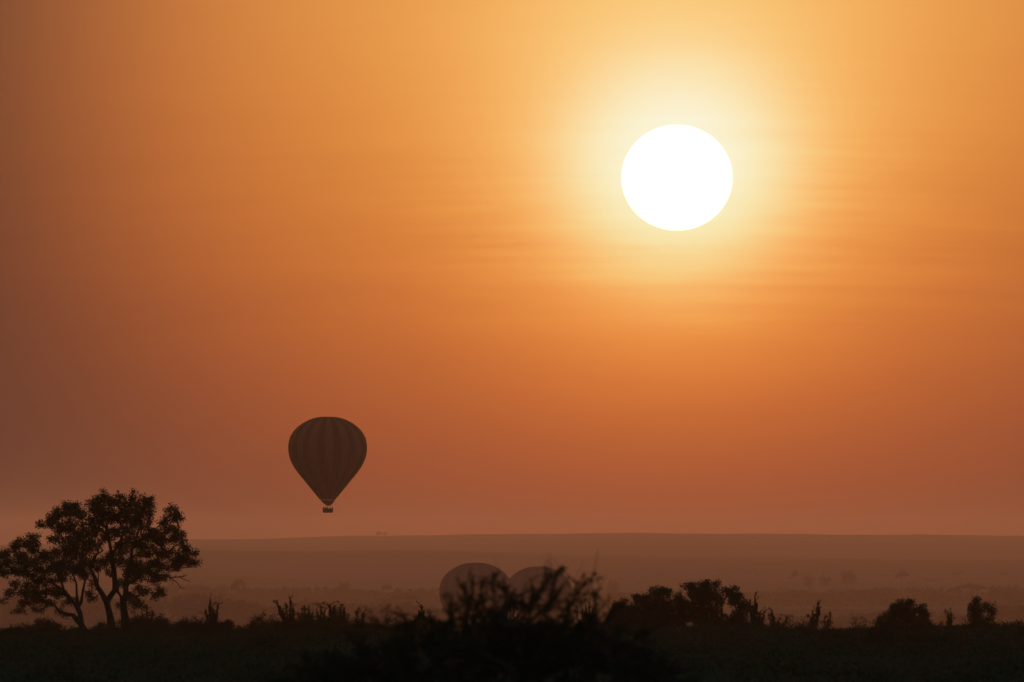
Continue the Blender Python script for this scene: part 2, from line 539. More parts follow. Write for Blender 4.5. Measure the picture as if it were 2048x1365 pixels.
def make_balloon(label, crown, half_w, phase=0.0, tilt=(0, 0), tint=('gore_a', 'gore_b')):
    """crown: world point of the very top; half_w: envelope radius in metres"""
    u = half_w / 78.4                       # metres per profile pixel
    H = 192 * u
    root = thing('hot_air_balloon', label, 'hot air balloon', (crown[0], crown[1], crown[2] - H), 'hot air balloons')
    prof = spline_profile(PROFILE, 40) * u
    cols = 5
    half = math.pi / NG
    V = []
    for w_, h_ in prof:
        for c in range(cols):
            t = c / (cols - 1) * 2 - 1
            bul = 1 + 0.008 * (1 - t * t) * min(1, w_ / (20 * u))
            a = half * t
            V.append((w_ * bul * math.sin(a), -w_ * bul * math.cos(a), H - h_))
    Q = []
    for i in range(len(prof) - 1):
        for c in range(cols - 1):
            b = i * cols + c
            Q.append((b, b + cols, b + cols + 1, b + 1))
    ma = mesh_quads('gore', V, Q, M[tint[0]], True)
    mb = ma.copy(); mb.materials[0] = M[tint[1]]
    for g in range(NG):
        o = link('gore', ma if g % 2 == 0 else mb, root)
        o.rotation_euler = (0, 0, phase + g * 2 * half)
    # vertical load tapes over the seams are thin cords running to the mouth
    vt = [(17.5 * u * math.cos(a), 17.5 * u * math.sin(a), H - 0.25 * u) for a in np.linspace(0, 2 * math.pi, 33)[:-1]]
    vv = [(0, 0, H + 0.2 * u)] + vt
    me = mesh_quads('parachute_vent', vv, [(0, i + 1, (i + 1) % 32 + 1) for i in range(32)], M['gore_b'], True)
    link('parachute_vent', me, root)
    zm = H - 166 * u
    ring_obj('mouth_hem', 15 * u, zm, 0.10 * u * 2, M['cloth'], root)
    # scoop: cupped cloth hung under the mouth, open on the far side
    n_a, n_h = 26, 9
    V = []
    for i in range(n_h):
        t = i / (n_h - 1)
        rad = 13.0 * u * (1 - t ** 1.3) ** 0.75 + 1.2 * u
        zz = zm - 0.7 * u - 11.4 * u * t
        for j in range(n_a):
            a = math.radians(-228 + 276 * j / (n_a - 1))
            V.append((rad * math.cos(a) + 2.2 * u * t, rad * math.sin(a), zz))
    Q = [(i * n_a + j, (i + 1) * n_a + j, (i + 1) * n_a + j + 1, i * n_a + j + 1) for i in range(n_h - 1) for j in range(n_a - 1)]
    link('scoop', mesh_quads('scoop', V, Q, M['cloth'], True), root)
    # basket, burner frame and cables
    bw, bd, bh = 20.5 * u, 11 * u, 7.4 * u
    me = box_mesh('basket', (bw, bd, bh), 0.96, M['wicker'], 0.07 * bh)
    bk = link('basket', me, root); bk.location = (0.5 * u, 0, bh / 2)
    rim = [(sx * bw / 2 , sy * bd / 2, bh / 2) for sx, sy in ((-1, -1), (1, -1), (1, 1), (-1, 1), (-1, -1))]
    tube_obj('padded_rim', rim, 0.55 * u, M['cloth'], bk)
    zf = bh + 8.0 * u
    fr = [(sx * 4.5 * u + 0.5 * u, sy * 3.5 * u, zf) for sx, sy in ((-1, -1), (1, -1), (1, 1), (-1, 1), (-1, -1))]
    tube_obj('burner_frame', fr, 0.28 * u, M['steel'], root)
    for sx in (-1, 1):
        bn = tube_obj('burner', [(0.5 * u + sx * 1.5 * u, 0, zf - 1.6 * u), (0.5 * u + sx * 1.5 * u, 0, zf + 0.4 * u), (0.5 * u + sx * 1.5 * u, 0, zf + 1.9 * u)], 1.0 * u, M['steel'], root, 10)
    for sx in (-1, 1):
        for sy in (-1, 1):
            tube_obj('upright', [(0.5 * u + sx * bw * 0.42, sy * bd * 0.42, bh * 0.9), (0.5 * u + sx * 4.5 * u, sy * 3.5 * u, zf)], 0.22 * u, M['steel'], root)
            tube_obj('cable', [(0.5 * u + sx * 4.5 * u, sy * 3.5 * u, zf), (sx * 10.6 * u, sy * 10.6 * u, zm)], 0.09 * u, M['steel'], root, 4)
    root.rotation_euler = (tilt[0], tilt[1], 0)
    return root, u


D1 = 3400.0
fly, u1 = make_balloon('striped hot air balloon flying in the orange sky', px(655.2, 834, D1), 78.4 * K * D1, 0.06)
DL, DR = 4700.0, 5000.0
land_l, _ = make_balloon('hazy landed balloon, left of the two behind the blurred bush', px(952, 1126.5, DL), 73 * K * DL, 0.02, tint=('gore_c', 'gore_d'))
land_r, _ = make_balloon('hazy landed balloon, right of the two behind the blurred bush', px(1077, 1133.5, DR), 67.5 * K * DR, 0.11, tint=('gore_c', 'gore_d'))
for o in (land_l, land_r):
    o.location.z = max(o.location.z, float(ground_z(o.location.x, o.location.y)) - 0.05)


def person_mesh(name, h, mat, arm_up):
    """one continuous skinned figure standing, feet at the origin"""
    j = [(0, 0, .53), (0, 0, .66), (0, 0, .80), (0, 0, .855), (0, 0.01, .90), (0, 0.012, .955),
         (.055, 0, .50), (.06, 0.0, .27), (.062, 0, .045), (.062, -.07, .015),
         (-.055, 0, .50), (-.06, 0.0, .27), (-.062, 0, .045), (-.062, -.07, .015),
         (.10, 0, .80), (.135, -.02, .63), (.10, -.14, .56 + .1 * arm_up),
         (-.10, 0, .80), (-.135, -.02, .63), (-.10, -.14, .56)]
    r = [.085, .078, .085, .035, .058, .05, .052, .038, .026, .02, .052, .038, .026, .02, .038, .03, .02, .038, .03, .02]
    e = [(0, 1), (1, 2), (2, 3), (3, 4), (4, 5), (0, 6), (6, 7), (7, 8), (8, 9), (0, 10), (10, 11), (11, 12), (12, 13), (2, 14), (14, 15), (15, 16), (2, 17), (17, 18), (18, 19)]
    me = bpy.data.meshes.new(name)
    me.from_pydata([(a * h, b * h, c * h) for a, b, c in j], e, [])
    o = bpy.data.objects.new('tmp', me); C.objects.link(o)
    md = o.modifiers.new('skin', 'SKIN')
    for k, v in enumerate(me.skin_vertices[0].data):
        v.radius = (r[k] * h, r[k] * h * 0.8)
        v.use_root = (k == 0)
    o.modifiers.new('sub', 'SUBSURF').levels = 1
    dg = bpy.context.evaluated_depsgraph_get()
    me2 = bpy.data.meshes.new_from_object(o.evaluated_get(dg))
    bpy.data.objects.remove(o)
    me2.name = name
    me2.materials.clear(); me2.materials.append(mat)
    return me2


pm = person_mesh('person', 1.0, M['jacket'], 0.0)
pm2 = person_mesh('person', 1.0, M['jacket'], 3.2)
fx, fy, fz = fly.location
words = ['standing at the left end of', 'second from the left in', 'third from the left in', 'just right of the burner in', 'second from the right in', 'standing at the right end of']
for i, (pxx, hh, pmesh) in enumerate([(-8.3, 1.74, pm), (-4.7, 1.62, pm), (-1.3, 1.78, pm2), (2.6, 1.66, pm), (5.6, 1.60, pm), (9.3, 1.64, pm)]):
    o = link('person', pmesh)
    o.location = (fx + (pxx + 0.5) * u1, fy - 2.0 * u1 + (i % 2) * 3 * u1, fz + 0.06)
    o.scale = (hh, hh, hh)
    o.rotation_euler = (0, 0, [0.3, -0.5, 0.1, 1.2, -1.0, 0.6][i])
    tag(o, 'person in dark clothes ' + words[i] + ' the flying balloon basket', 'person', 'people in the flying balloon basket')

# ---------------------------------------------------------------- plants
def finish_plant(name, label, cat, base, wood, leaf, leaf_mat, group=None, wood_name='trunk', leaf_name='crown', wood_mat='bark'):
    root = thing(name, label, cat, tuple(base), group)
    if wood is not None:
        link(wood_name, mesh_quads(wood_name, wood[0], wood[1], M[wood_mat], True), root)
    if leaf is not None:
        link(leaf_name, mesh_quads(leaf_name, leaf[0], leaf[1], M[leaf_mat]), root)
    return root


def clump_tree(name, label, d, base_px, limbs, clumps, zoom, depth=1.6, leaf_px=(2.3, 5.4), dens=1.0, tip_r=0.35, group=None, cat='tree', shape_pow=1.0, bare=(), spread=8.5):
    """traced limbs + leaf clumps. coordinates in a zoomed view: zoom=(x0,y0,scale)"""
    x0, y0, sc = zoom
    u = K * d

    def P(X, Y, dy=0.0):
        q = px(x0 + X / sc, y0 + Y / sc, d)
        return np.array([q[0], d + dy, q[2]])
    bx = P(*base_px)
    bz = float(ground_z(bx[0], d)) - 0.05
    base = np.array([bx[0], d, bz])
    sk = Skel()
    named = {}
    first = True
    for key, start, pts in limbs:
        rad = [p[2] / sc * u * 0.5 for p in pts]
        dys = [p[3] if len(p) > 3 else 0.0 for p in pts]
        loc = [P(p[0], p[1], dy) - base for p, dy in zip(pts, dys)]
        if first:
            loc[0][2] = min(loc[0][2], 0.0) - 0.1
        ids = sk.limb(loc, rad, named.get(start) if start else None, 0.02)
        for k, i in enumerate(ids):
            named[key + str(k)] = i
        named[key] = ids[-1]
        first = False
    cen, siz = [], []
    cl = list(clumps)
    order = np.argsort([np.linalg.norm(P(c[0], c[1]) - base - sk.p[sk.nearest(P(c[0], c[1]) - base)]) for c in cl])
    for ci in order:
        X, Y, rx, ry = cl[ci][:4]
        dy = rng.uniform(-depth, depth)
        c = P(X, Y, dy) - base
        sk.grow(c, 6 * u, 1.0 * u, 0.5)
        area = math.pi * rx * ry / sc ** 2
        nt = max(3, int(area / 30 * dens))
        for k in range(nt):
            v = rng.normal(size=3); v /= np.linalg.norm(v); v *= rng.uniform(0.2, 1.0) ** (0.5 * shape_pow) * rng.uniform(0.8, 1.22)
            t = c + np.array([v[0] * rx / sc * u, v[1] * depth * 0.6, v[2] * ry / sc * u])
            path = sk.grow(t, 4 * u, 0.7 * u, 0.3)
            nl = rng.integers(24, 40)
            pts = sk.p[path[-2:]] if len(path) > 1 else sk.p[path]
            src = pts[rng.integers(0, len(pts), nl)]
            off = np.clip(rng.normal(size=(nl, 3)), -1.5, 1.5) * np.array([spread * 0.55, spread * 0.8, spread * 0.45]) * u
            cen.append(src + off)
            siz.append(rng.uniform(leaf_px[0], leaf_px[1], nl) * u)
    for pts in bare:
        loc = [P(p[0], p[1], 0.5) - base for p in pts]
        s = sk.nearest(loc[0])
        sk.limb(loc, [p[2] / sc * u * 0.5 for p in pts], s, 0.01)
    wood = sk.mesh(tip_r * u, 0.45, 6)
    lf = leaves(np.concatenate(cen), np.concatenate(siz), 0.55)
    return finish_plant(name, label, cat, base, wood, lf, 'leaf', group)


Z1 = (0, 960, 3.3705)
LEFT = [(520, 200, 40, 50), (470, 190, 60, 38), (430, 230, 70, 50), (540, 240, 50, 50), (350, 240, 32, 36), (330, 290, 65, 38), (268, 300, 36, 22), (420, 320, 80, 55), (500, 330, 80, 60), (560, 400, 70, 50), (480, 420, 70, 50), (380, 400, 75, 30), (430, 490, 80, 48), (520, 500, 70, 50), (590, 470, 45, 40), (230, 390, 45, 35), (150, 415, 45, 28), (220, 450, 75, 42), (110, 460, 55, 36), (50, 490, 48, 36), (130, 530, 75, 45), (40, 570, 50, 45), (220, 560, 70, 42), (300, 520, 60, 45), (110, 610, 65, 36), (20, 635, 36, 26), (200, 630, 75, 36), (300, 610, 70, 40), (380, 570, 80, 50), (460, 600, 80, 50), (530, 590, 60, 45), (560, 640, 50, 36), (420, 660, 55, 36), (300, 680, 65, 36), (200, 700, 55, 34), (110, 700, 45, 28), (70, 770, 45, 26), (25, 812, 28, 14), (180, 760, 65, 32), (260, 760, 55, 36), (340, 750, 55, 36), (400, 770, 45, 36), (450, 810, 40, 26), (180, 822, 55, 30), (260, 822, 55, 30), (330, 832, 45, 22), (150, 876, 40, 14), (114, 890, 18, 8), (230, 870, 36, 16), (288, 884, 22, 16), (392, 885, 22, 18), (440, 912, 22, 12), (560, 560, 40, 40), (-40, 520, 60, 50), (-30, 600, 55, 45)]
MID = [(700, 170, 95, 72), (780, 140, 65, 46), (640, 185, 52, 60), (698, 85, 10, 12), (905, 85, 20, 14), (900, 145, 50, 40), (850, 190, 60, 50), (760, 250, 85, 60), (660, 280, 75, 65), (850, 270, 60, 50), (700, 380, 65, 45), (620, 350, 60, 50), (790, 350, 60, 45), (820, 460, 60, 50), (600, 560, 40, 36), (700, 570, 48, 36), (740, 525, 50, 36), (740, 620, 26, 18), (640, 440, 40, 36), (620, 700, 22, 28), (600, 770, 38, 28), (625, 805, 18, 22), (800, 545, 45, 50), (650, 610, 26, 26)]
RIGHT = [(980, 150, 60, 46), (1000, 210, 55, 46), (930, 225, 60, 55), (960, 290, 80, 55), (1150, 225, 55, 50), (1195, 255, 38, 40), (1120, 300, 40, 45), (1180, 345, 40, 46), (1220, 400, 55, 46), (1130, 400, 75, 52), (1050, 380, 75, 55), (1245, 470, 50, 40), (1310, 490, 40, 24), (1250, 550, 75, 38), (1180, 530, 75, 46), (1100, 490, 75, 46), (1325, 555, 24, 16), (1080, 580, 75, 40), (1170, 592, 45, 20), (980, 470, 85, 60), (900, 430, 75, 55), (1000, 590, 75, 46), (930, 650, 65, 46), (1040, 660, 55, 36), (1100, 655, 40, 26), (960, 740, 55, 36), (1070, 770, 52, 22), (1092, 742, 30, 16), (1040, 792, 22, 12), (920, 830, 55, 30), (960, 862, 26, 16), (890, 790, 45, 36), (900, 560, 65, 55), (860, 620, 50, 50), (880, 350, 60, 50), (800, 850, 14, 12), (830, 700, 40, 36), (1000, 380, 60, 50)]
TD = 650.0
clump_tree('savanna_tree', 'leaning low-forked tree at the left edge, leftmost of the big dark trees', TD, (600, 1060),
           [('a', None, [(606, 1085, 44), (585, 1035, 42), (548, 975, 40), (520, 945, 38)]),
            ('b', 'a', [(492, 912, 26), (440, 905, 24), (400, 888, 20), (372, 850, 14), (330, 838, 9)]),
            ('c', 'a2', [(540, 900, 34), (522, 858, 34)]),
            ('d', 'c', [(490, 820, 22), (430, 745, 20), (350, 690, 15, -0.5), (260, 655, 11, -0.8), (150, 610, 8, -1)]),
            ('e', 'c', [(548, 825, 20), (560, 745, 17), (572, 690, 14), (560, 600, 11, 0.5), (520, 480, 9, 0.5)]),
            ('f', 'c', [(518, 770, 15), (515, 700, 13), (480, 600, 11, 0.8), (430, 480, 9, 1), (400, 330, 7, 1)]),
            ('g', 'd1', [(400, 640, 12), (330, 540, 10), (220, 460, 8)])],
           LEFT, Z1, depth=1.7, group='big dark trees at the left edge')
clump_tree('savanna_tree', 'tall tree with Y-forked trunk, middle of the big dark trees at left', TD + 3, (755, 1010),
           [('a', None, [(765, 1045, 62), (752, 975, 54), (738, 900, 42), (720, 825, 44)]),
            ('b', 'a', [(690, 770, 34), (660, 725, 30), (640, 660, 26), (605, 590, 22), (555, 540, 14, -0.5)]),
            ('c', 'a', [(745, 785, 36), (775, 745, 40), (776, 690, 42), (768, 610, 36), (755, 510, 26), (738, 420, 20), (720, 300, 13)]),
            ('d', 'c4', [(800, 430, 16), (850, 320, 12), (890, 180, 8)]),
            ('e', 'b2', [(662, 690, 9), (664, 630, 8)]),
            ('f', 'b3', [(640, 510, 12), (690, 480, 9)]),
            ('g', 'c3', [(745, 655, 12), (728, 640, 8)])],
           MID, Z1, depth=1.5, group='big dark trees at the left edge')
clump_tree('savanna_tree', 'wide tree with short trunk, rightmost of the big dark trees at left', TD - 3, (845, 950),
           [('a', None, [(848, 1040, 64), (845, 950, 56), (836, 880, 46), (832, 830, 44)]),
            ('b', 'a', [(818, 790, 18), (795, 755, 16), (800, 680, 10)]),
            ('c', 'a', [(848, 770, 36), (850, 690, 34), (866, 590, 26), (890, 470, 18), (940, 330, 12), (960, 200, 8)]),
            ('d', 'c1', [(900, 690, 18), (960, 610, 16), (1050, 540, 12), (1150, 470, 9), (1230, 420, 7)]),
            ('e', 'd1', [(1030, 650, 11), (1100, 640, 9), (1150, 660, 8)]),
            ('f', 'c3', [(960, 400, 12), (1050, 330, 9), (1130, 250, 7)]),
            ('g', 'd2', [(1100, 600, 9), (1200, 595, 7), (1290, 590, 5)])],
           RIGHT, Z1, depth=1.7, group='big dark trees at the left edge',
           bare=[[(1150, 660, 8), (1200, 655, 7), (1240, 650, 6), (1262, 640, 4)], [(1210, 655, 6), (1240, 672, 5), (1280, 688, 4)],
                 [(1150, 665, 7), (1190, 690, 6), (1215, 728, 5), (1245, 732, 3)], [(1180, 655, 5), (1186, 640, 3)], [(1235, 650, 4), (1240, 632, 3)], [(1165, 675, 5), (1160, 705, 3)]])

ZR = (1180, 1080, 4.267)
GT = 'thicket trees on the ridge right of the blurred bush'
clump_tree('thicket_tree', 'low rounded dark tree, leftmost of the thicket right of the blurred bush', 640, (300, 760),
           [('a', None, [(300, 800, 30), (295, 720, 24), (300, 640, 18)])],
           [(250, 575, 55, 42), (300, 525, 36, 16), (215, 620, 40, 40), (300, 640, 90, 60), (220, 690, 70, 50), (330, 700, 80, 60), (350, 590, 60, 40), (270, 740, 90, 40), (200, 660, 40, 40), (180, 720, 40, 40)], ZR, depth=1.2, dens=1.5, group=GT)
clump_tree('thicket_tree', 'dark dome-topped tree, second from left in the thicket right of the blurred bush', 643, (560, 760),
           [('a', None, [(560, 800, 34), (555, 700, 28), (570, 600, 20)]), ('b', 'a', [(500, 560, 14), (440, 520, 9)]), ('c', 'a', [(640, 560, 14), (620, 470, 10)])],
           [(420, 510, 56, 38), (480, 505, 46, 36), (390, 500, 25, 22), (600, 455, 76, 46), (545, 435, 25, 22), (605, 412, 26, 14), (650, 450, 40, 28), (440, 580, 80, 55), (540, 545, 80, 55), (640, 545, 80, 55), (560, 620, 100, 60), (430, 660, 80, 60), (540, 700, 90, 55), (650, 640, 70, 60), (670, 710, 80, 50), (420, 730, 80, 40)], ZR, depth=1.3, dens=1.5, group=GT)
clump_tree('thicket_tree', 'tallest dark tree of the thicket right of the blurred bush, pierced by one gap', 646, (1060, 760),
           [('a', None, [(1085, 850, 60), (1080, 730, 50), (1050, 620, 34), (1000, 500, 18), (990, 410, 9)]), ('b', 'a2', [(950, 560, 18), (880, 450, 10)]), ('c', 'a1', [(1130, 640, 18), (1120, 560, 14), (1180, 450, 10)]),
            ('d', 'a1', [(1270, 700, 26), (1290, 620, 18), (1260, 500, 10)])],
           [(750, 500, 46, 34), (765, 460, 14, 8), (800, 395, 14, 8), (850, 398, 48, 22), (870, 385, 30, 16), (900, 450, 86, 50), (990, 398, 52, 32), (1005, 366, 18, 10), (945, 378, 22, 14), (1075, 385, 24, 22), (1080, 365, 12, 8), (1040, 450, 76, 52), (950, 520, 96, 55), (830, 560, 86, 52), (760, 590, 70, 50), (1165, 425, 42, 26), (1235, 415, 34, 22), (1200, 475, 76, 40), (1270, 500, 36, 36), (1090, 520, 40, 50), (1215, 535, 50, 22), (1075, 620, 40, 55), (1240, 640, 36, 50), (1300, 560, 42, 42), (1290, 640, 46, 55), (1330, 590, 24, 46), (950, 600, 90, 40), (840, 650, 90, 50), (960, 690, 90, 60), (1060, 720, 70, 60), (1180, 700, 80, 40), (1280, 720, 80, 50), (760, 690, 80, 55), (1150, 655, 16, 12), (1100, 800, 50, 60), (1290, 800, 40, 60)], ZR, depth=1.4, dens=1.5, group=GT)
Z5 = (1600, 1080, 4.571)
clump_tree('ridge_tree', 'dense dark broad-domed tree standing alone on the right part of the ridge', 640, (990, 860),
           [('a', None, [(1000, 930, 50), (995, 840, 40), (970, 740, 26), (940, 640, 12)]), ('b', 'a1', [(880, 740, 16), (800, 715, 8)]), ('c', 'a1', [(1080, 720, 16), (1120, 660, 8)])],
           [(930, 590, 44, 34), (905, 565, 14, 10), (1000, 590, 42, 30), (1005, 560, 18, 8), (900, 630, 56, 36), (1070, 630, 56, 34), (850, 648, 46, 34), (855, 610, 20, 10), (960, 650, 76, 46), (1120, 660, 46, 36), (1150, 690, 30, 32), (1134, 612, 5, 12), (780, 700, 54, 34), (740, 738, 46, 24), (715, 735, 20, 12), (870, 710, 86, 46), (1000, 720, 96, 55), (1100, 730, 55, 46), (1070, 820, 56, 60), (900, 790, 86, 46), (1000, 830, 86, 55), (760, 775, 50, 26), (820, 800, 60, 40), (1150, 760, 40, 40)], Z5, depth=1.3, dens=1.5)
clump_tree('upright_shrub', 'tall ragged dark shrub with side arm near the right edge', 636, (1620, 880),
           [('a', None, [(1625, 930, 34), (1625, 820, 28), (1630, 720, 20), (1622, 600, 10)]), ('b', 'a1', [(1690, 740, 12), (1725, 660, 8), (1755, 610, 5)]), ('c', 'a1', [(1590, 740, 12), (1560, 640, 7)])],
           [(1620, 575, 34, 30), (1618, 550, 16, 12), (1600, 620, 46, 36), (1560, 640, 26, 44), (1640, 660, 44, 50), (1600, 720, 56, 46), (1655, 740, 46, 46), (1580, 770, 40, 40), (1700, 590, 14, 22), (1705, 620, 20, 20), (1730, 650, 32, 30), (1757, 610, 14, 26), (1740, 700, 26, 30), (1712, 740, 24, 26), (1760, 660, 16, 18), (1630, 800, 70, 50), (1560, 810, 60, 40), (1690, 810, 70, 40)], Z5, depth=0.9, dens=1.35, cat='shrub',
           bare=[[(1560, 790, 8), (1510, 740, 6), (1475, 705, 4)], [(1520, 750, 5), (1505, 690, 3)], [(1690, 800, 8), (1760, 780, 6), (1800, 760, 5), (1818, 735, 4)], [(1740, 690, 5), (1775, 680, 3)]])


def finger_shrub(label, d, base, tips, r_px=4.2, low=0.35, dens=1.0, skirt=None, name='upright_shrub', group='upright shrubs along the ridge', cat='shrub'):
    """upright shrub: leafy finger-like stems. base/tips in photo pixels; tips (x,y,thickness)"""
    u = K * d
    b = px(base[0], base[1], d)
    bz = float(ground_z(b[0], d)) - 0.05
    org = np.array([b[0], d, bz])
    sk = Skel()
    z0 = min(b[2], bz + 0.3)
    fork = np.array([0, 0, max(0.05, (b[2] - bz) * 0.6)])
    sk.limb([np.array([0, 0, -0.1]), fork], [2.2 * u, 2.0 * u])
    cen, siz = [], []
    for tx, ty, th in tips:
        t = px(tx, ty, d) - org
        t[1] = rng.uniform(-0.5, 0.5) * abs(tx - base[0] + 6) * u
        m = 9
        c = np.array([t[0] * 0.75, t[1] * 0.7, (fork[2] + t[2]) * 0.42])
        path = []
        i = 1
        for s in range(1, m + 1):
            q = s / m
            p = (1 - q) ** 2 * fork + 2 * q * (1 - q) * c + q * q * t
            if 1 < s < m: p = p + rng.normal(size=3) * 0.7 * u
            i = sk.add(p, i, (1.5 - 1.1 * q) * u)
            path.append(p)
        sk.tips.append(i)
        path = np.array(path)
        L = np.linalg.norm(t - fork)
        n = int(L / u * th * 0.85 * dens)
        q = rng.uniform(low, 1.0, n) * (m - 1)
        q0 = q.astype(int).clip(0, m - 2); f = (q - q0)[:, None]
        src = path[q0] * (1 - f) + path[q0 + 1] * f
        lump = 0.45 + 0.75 * np.sin(q * 1.9 + rng.uniform(0, 6)) ** 2
        taper = np.clip((m - 1 - q) * 0.8 + 0.45, 0, 1)
        off = rng.normal(size=(n, 3)) * (th * 0.17 * u) * (lump * taper)[:, None]
        cen.append(src + off); siz.append(rng.uniform(2.4, 5.2, n) * u)
        for k in range(rng.integers(5, 9)):
            e = rng.integers(3, m)
            v = np.array([rng.normal() * 0.9, rng.normal() * 0.9, rng.uniform(0.4, 1.3)]); v /= np.linalg.norm(v)
            ln = rng.uniform(5, 13) * u * min(1.3, th / 6 + 0.3)
            q2 = path[e] + v * ln
            pth = sk.grow(q2, 3 * u, 0.3 * u, 0.1)
            n2 = rng.integers(8, 16)
            f2 = rng.uniform(0.2, 1.1, (n2, 1))
            cen.append(path[e] + v * ln * f2 + rng.normal(size=(n2, 3)) * 0.9 * u); siz.append(rng.uniform(2.2, 4.4, n2) * u)
    if skirt:
        for X, Y, rx, ry in skirt:
            c = px(X, Y, d) - org
            n = int(rx * ry * 0.8)
            v = rng.normal(size=(n, 3)); v /= np.linalg.norm(v, axis=1, keepdims=True)
            v *= rng.uniform(0.1, 1.05, (n, 1)) ** 0.45
            cen.append(c + v * np.array([rx, (rx + ry) * 0.5, ry]) * u); siz.append(rng.uniform(2.5, 5.5, n) * u)
            for k in range(8):
                e = rng.normal(size=3); e /= np.linalg.norm(e); e[2] = abs(e[2])
                sk.grow(c + e * np.array([rx, rx, ry]) * u, 5 * u, 0.5 * u)
    wood = sk.mesh(0.35 * u, 0.5, 5)
    lf = leaves(np.concatenate(cen), np.concatenate(siz), 0.5, up=0.7)
    return finish_plant(name, label, cat, org, wood, lf, 'leaf', group, 'stem', 'foliage')


FS = [
    ('slim branching shrub poking up alone just right of the big dark trees', 640, (427, 1256), [(420, 1201, 6), (412, 1220, 6), (436, 1209, 6.5), (426, 1222, 8), (432, 1228, 9), (418, 1212, 5)], [(427, 1250, 12, 10)]),
    ('bushy dark shrub with two tall pale-tipped fingers, left of the blurred bush', 645, (584, 1262), [(554, 1201, 4.5), (560, 1212, 5), (571, 1207, 6), (580, 1201, 7), (566, 1222, 6), (586, 1216, 9)], [(590, 1235, 17, 14), (582, 1250, 22, 14), (601, 1232, 8, 6)]),
    ('thin-stemmed open shrub between the two bushiest ridge shrubs left of the blurred bush', 642, (618, 1264), [(609, 1211, 4.5), (618, 1213, 6), (606, 1222, 4.5), (625, 1225, 5), (613, 1230, 6)], [(618, 1256, 16, 10)]),
    ('narrow shrub of three short fingers left of the blocky dark bush', 638, (645, 1264), [(641, 1211, 6), (633, 1222, 5), (650, 1221, 5), (638, 1232, 8), (646, 1234, 8)], [(645, 1254, 15, 12)]),
    ('blocky flat-topped dark bush with one finger on its right shoulder', 648, (676, 1264), [(659, 1212, 8), (668, 1213, 8), (682, 1210, 5), (688, 1216, 6), (691, 1224, 5)], [(668, 1225, 12, 11), (676, 1238, 22, 14), (672, 1252, 28, 14), (700, 1250, 14, 12), (690, 1235, 12, 12)]),
    ('small two-tipped shrub at the left fringe of the blurred bush', 640, (720, 1268), [(713, 1229, 5), (727, 1226, 6), (720, 1238, 6)], [(722, 1258, 14, 10)]),
    ('pointed conical shrub seen through the left side of the blurred bush', 642, (842, 1266), [(843, 1210, 6), (838, 1222, 7), (848, 1222, 7), (834, 1236, 8), (853, 1236, 8)], [(842, 1244, 13, 16)]),
    ('spiky shrub seen through the middle of the blurred bush', 640, (1026, 1268), [(1020, 1210, 5), (1027, 1218, 6), (1012, 1228, 5), (1036, 1230, 6)], [(1026, 1248, 15, 14)]),
    ('spiky fan-shaped shrub at the right side of the blurred bush', 645, (1172, 1266), [(1171, 1211, 5), (1178, 1217, 4.5), (1164, 1222, 5), (1153, 1230, 3.5), (1185, 1225, 4), (1168, 1228, 7)], [(1172, 1246, 14, 14)]),
    ('ragged upright shrub against the right end of the thicket', 641, (1506, 1272), [(1510, 1190, 5), (1500, 1199, 5.5), (1513, 1205, 6), (1505, 1212, 8), (1520, 1224, 7), (1527, 1228, 5)], [(1508, 1235, 12, 18), (1522, 1246, 9, 16), (1505, 1258, 14, 14)]),
    ('stout two-armed shrub with club-shaped top, just right of the thicket', 632, (1554, 1292), [(1543, 1221, 7), (1547, 1232, 8), (1573, 1234, 6), (1568, 1246, 6), (1556, 1242, 7), (1541, 1238, 4)], [(1552, 1262, 13, 18), (1553, 1280, 12, 14)]),
    ('solitary thin stem with one tall club-shaped head on the right part of the ridge', 636, (1624, 1280), [(1637, 1208, 8), (1638, 1218, 9), (1625, 1225, 4.5), (1621, 1236, 6), (1628, 1234, 6)], [(1624, 1248, 6, 8)]),
    ('very thin forked stem right of the club-headed one', 637, (1653, 1284), [(1660, 1226, 3.5), (1649, 1238, 3.5), (1656, 1240, 5), (1655, 1250, 6)], None),
    ('short thin forked stem left of the club-headed one', 637, (1605, 1284), [(1602, 1260, 3), (1610, 1262, 3), (1606, 1268, 4)], None),
    ('stubby dark column shrub just right of the broad-domed tree', 634, (1862, 1286), [(1860, 1246, 8), (1866, 1252, 8), (1856, 1256, 7)], [(1862, 1268, 9, 14)]),
    ('square-headed slim column shrub between the broad-domed tree and the ragged shrub', 638, (1899, 1270), [(1896, 1227, 6), (1902, 1226, 6), (1899, 1236, 7)], [(1899, 1258, 14, 10)]),
    ('bushy shrub with one upright finger, under the right side of the big trees', 655, (296, 1262), [(294, 1212, 5), (306, 1222, 5), (322, 1232, 6), (284, 1226, 6)], [(300, 1238, 20, 14), (322, 1244, 9, 14), (285, 1244, 22, 14), (305, 1256, 30, 14)]),
]
for lab, d, base, tips, skirt in FS:
    finger_shrub(lab, d, base, tips, skirt=skirt, dens=1.0)


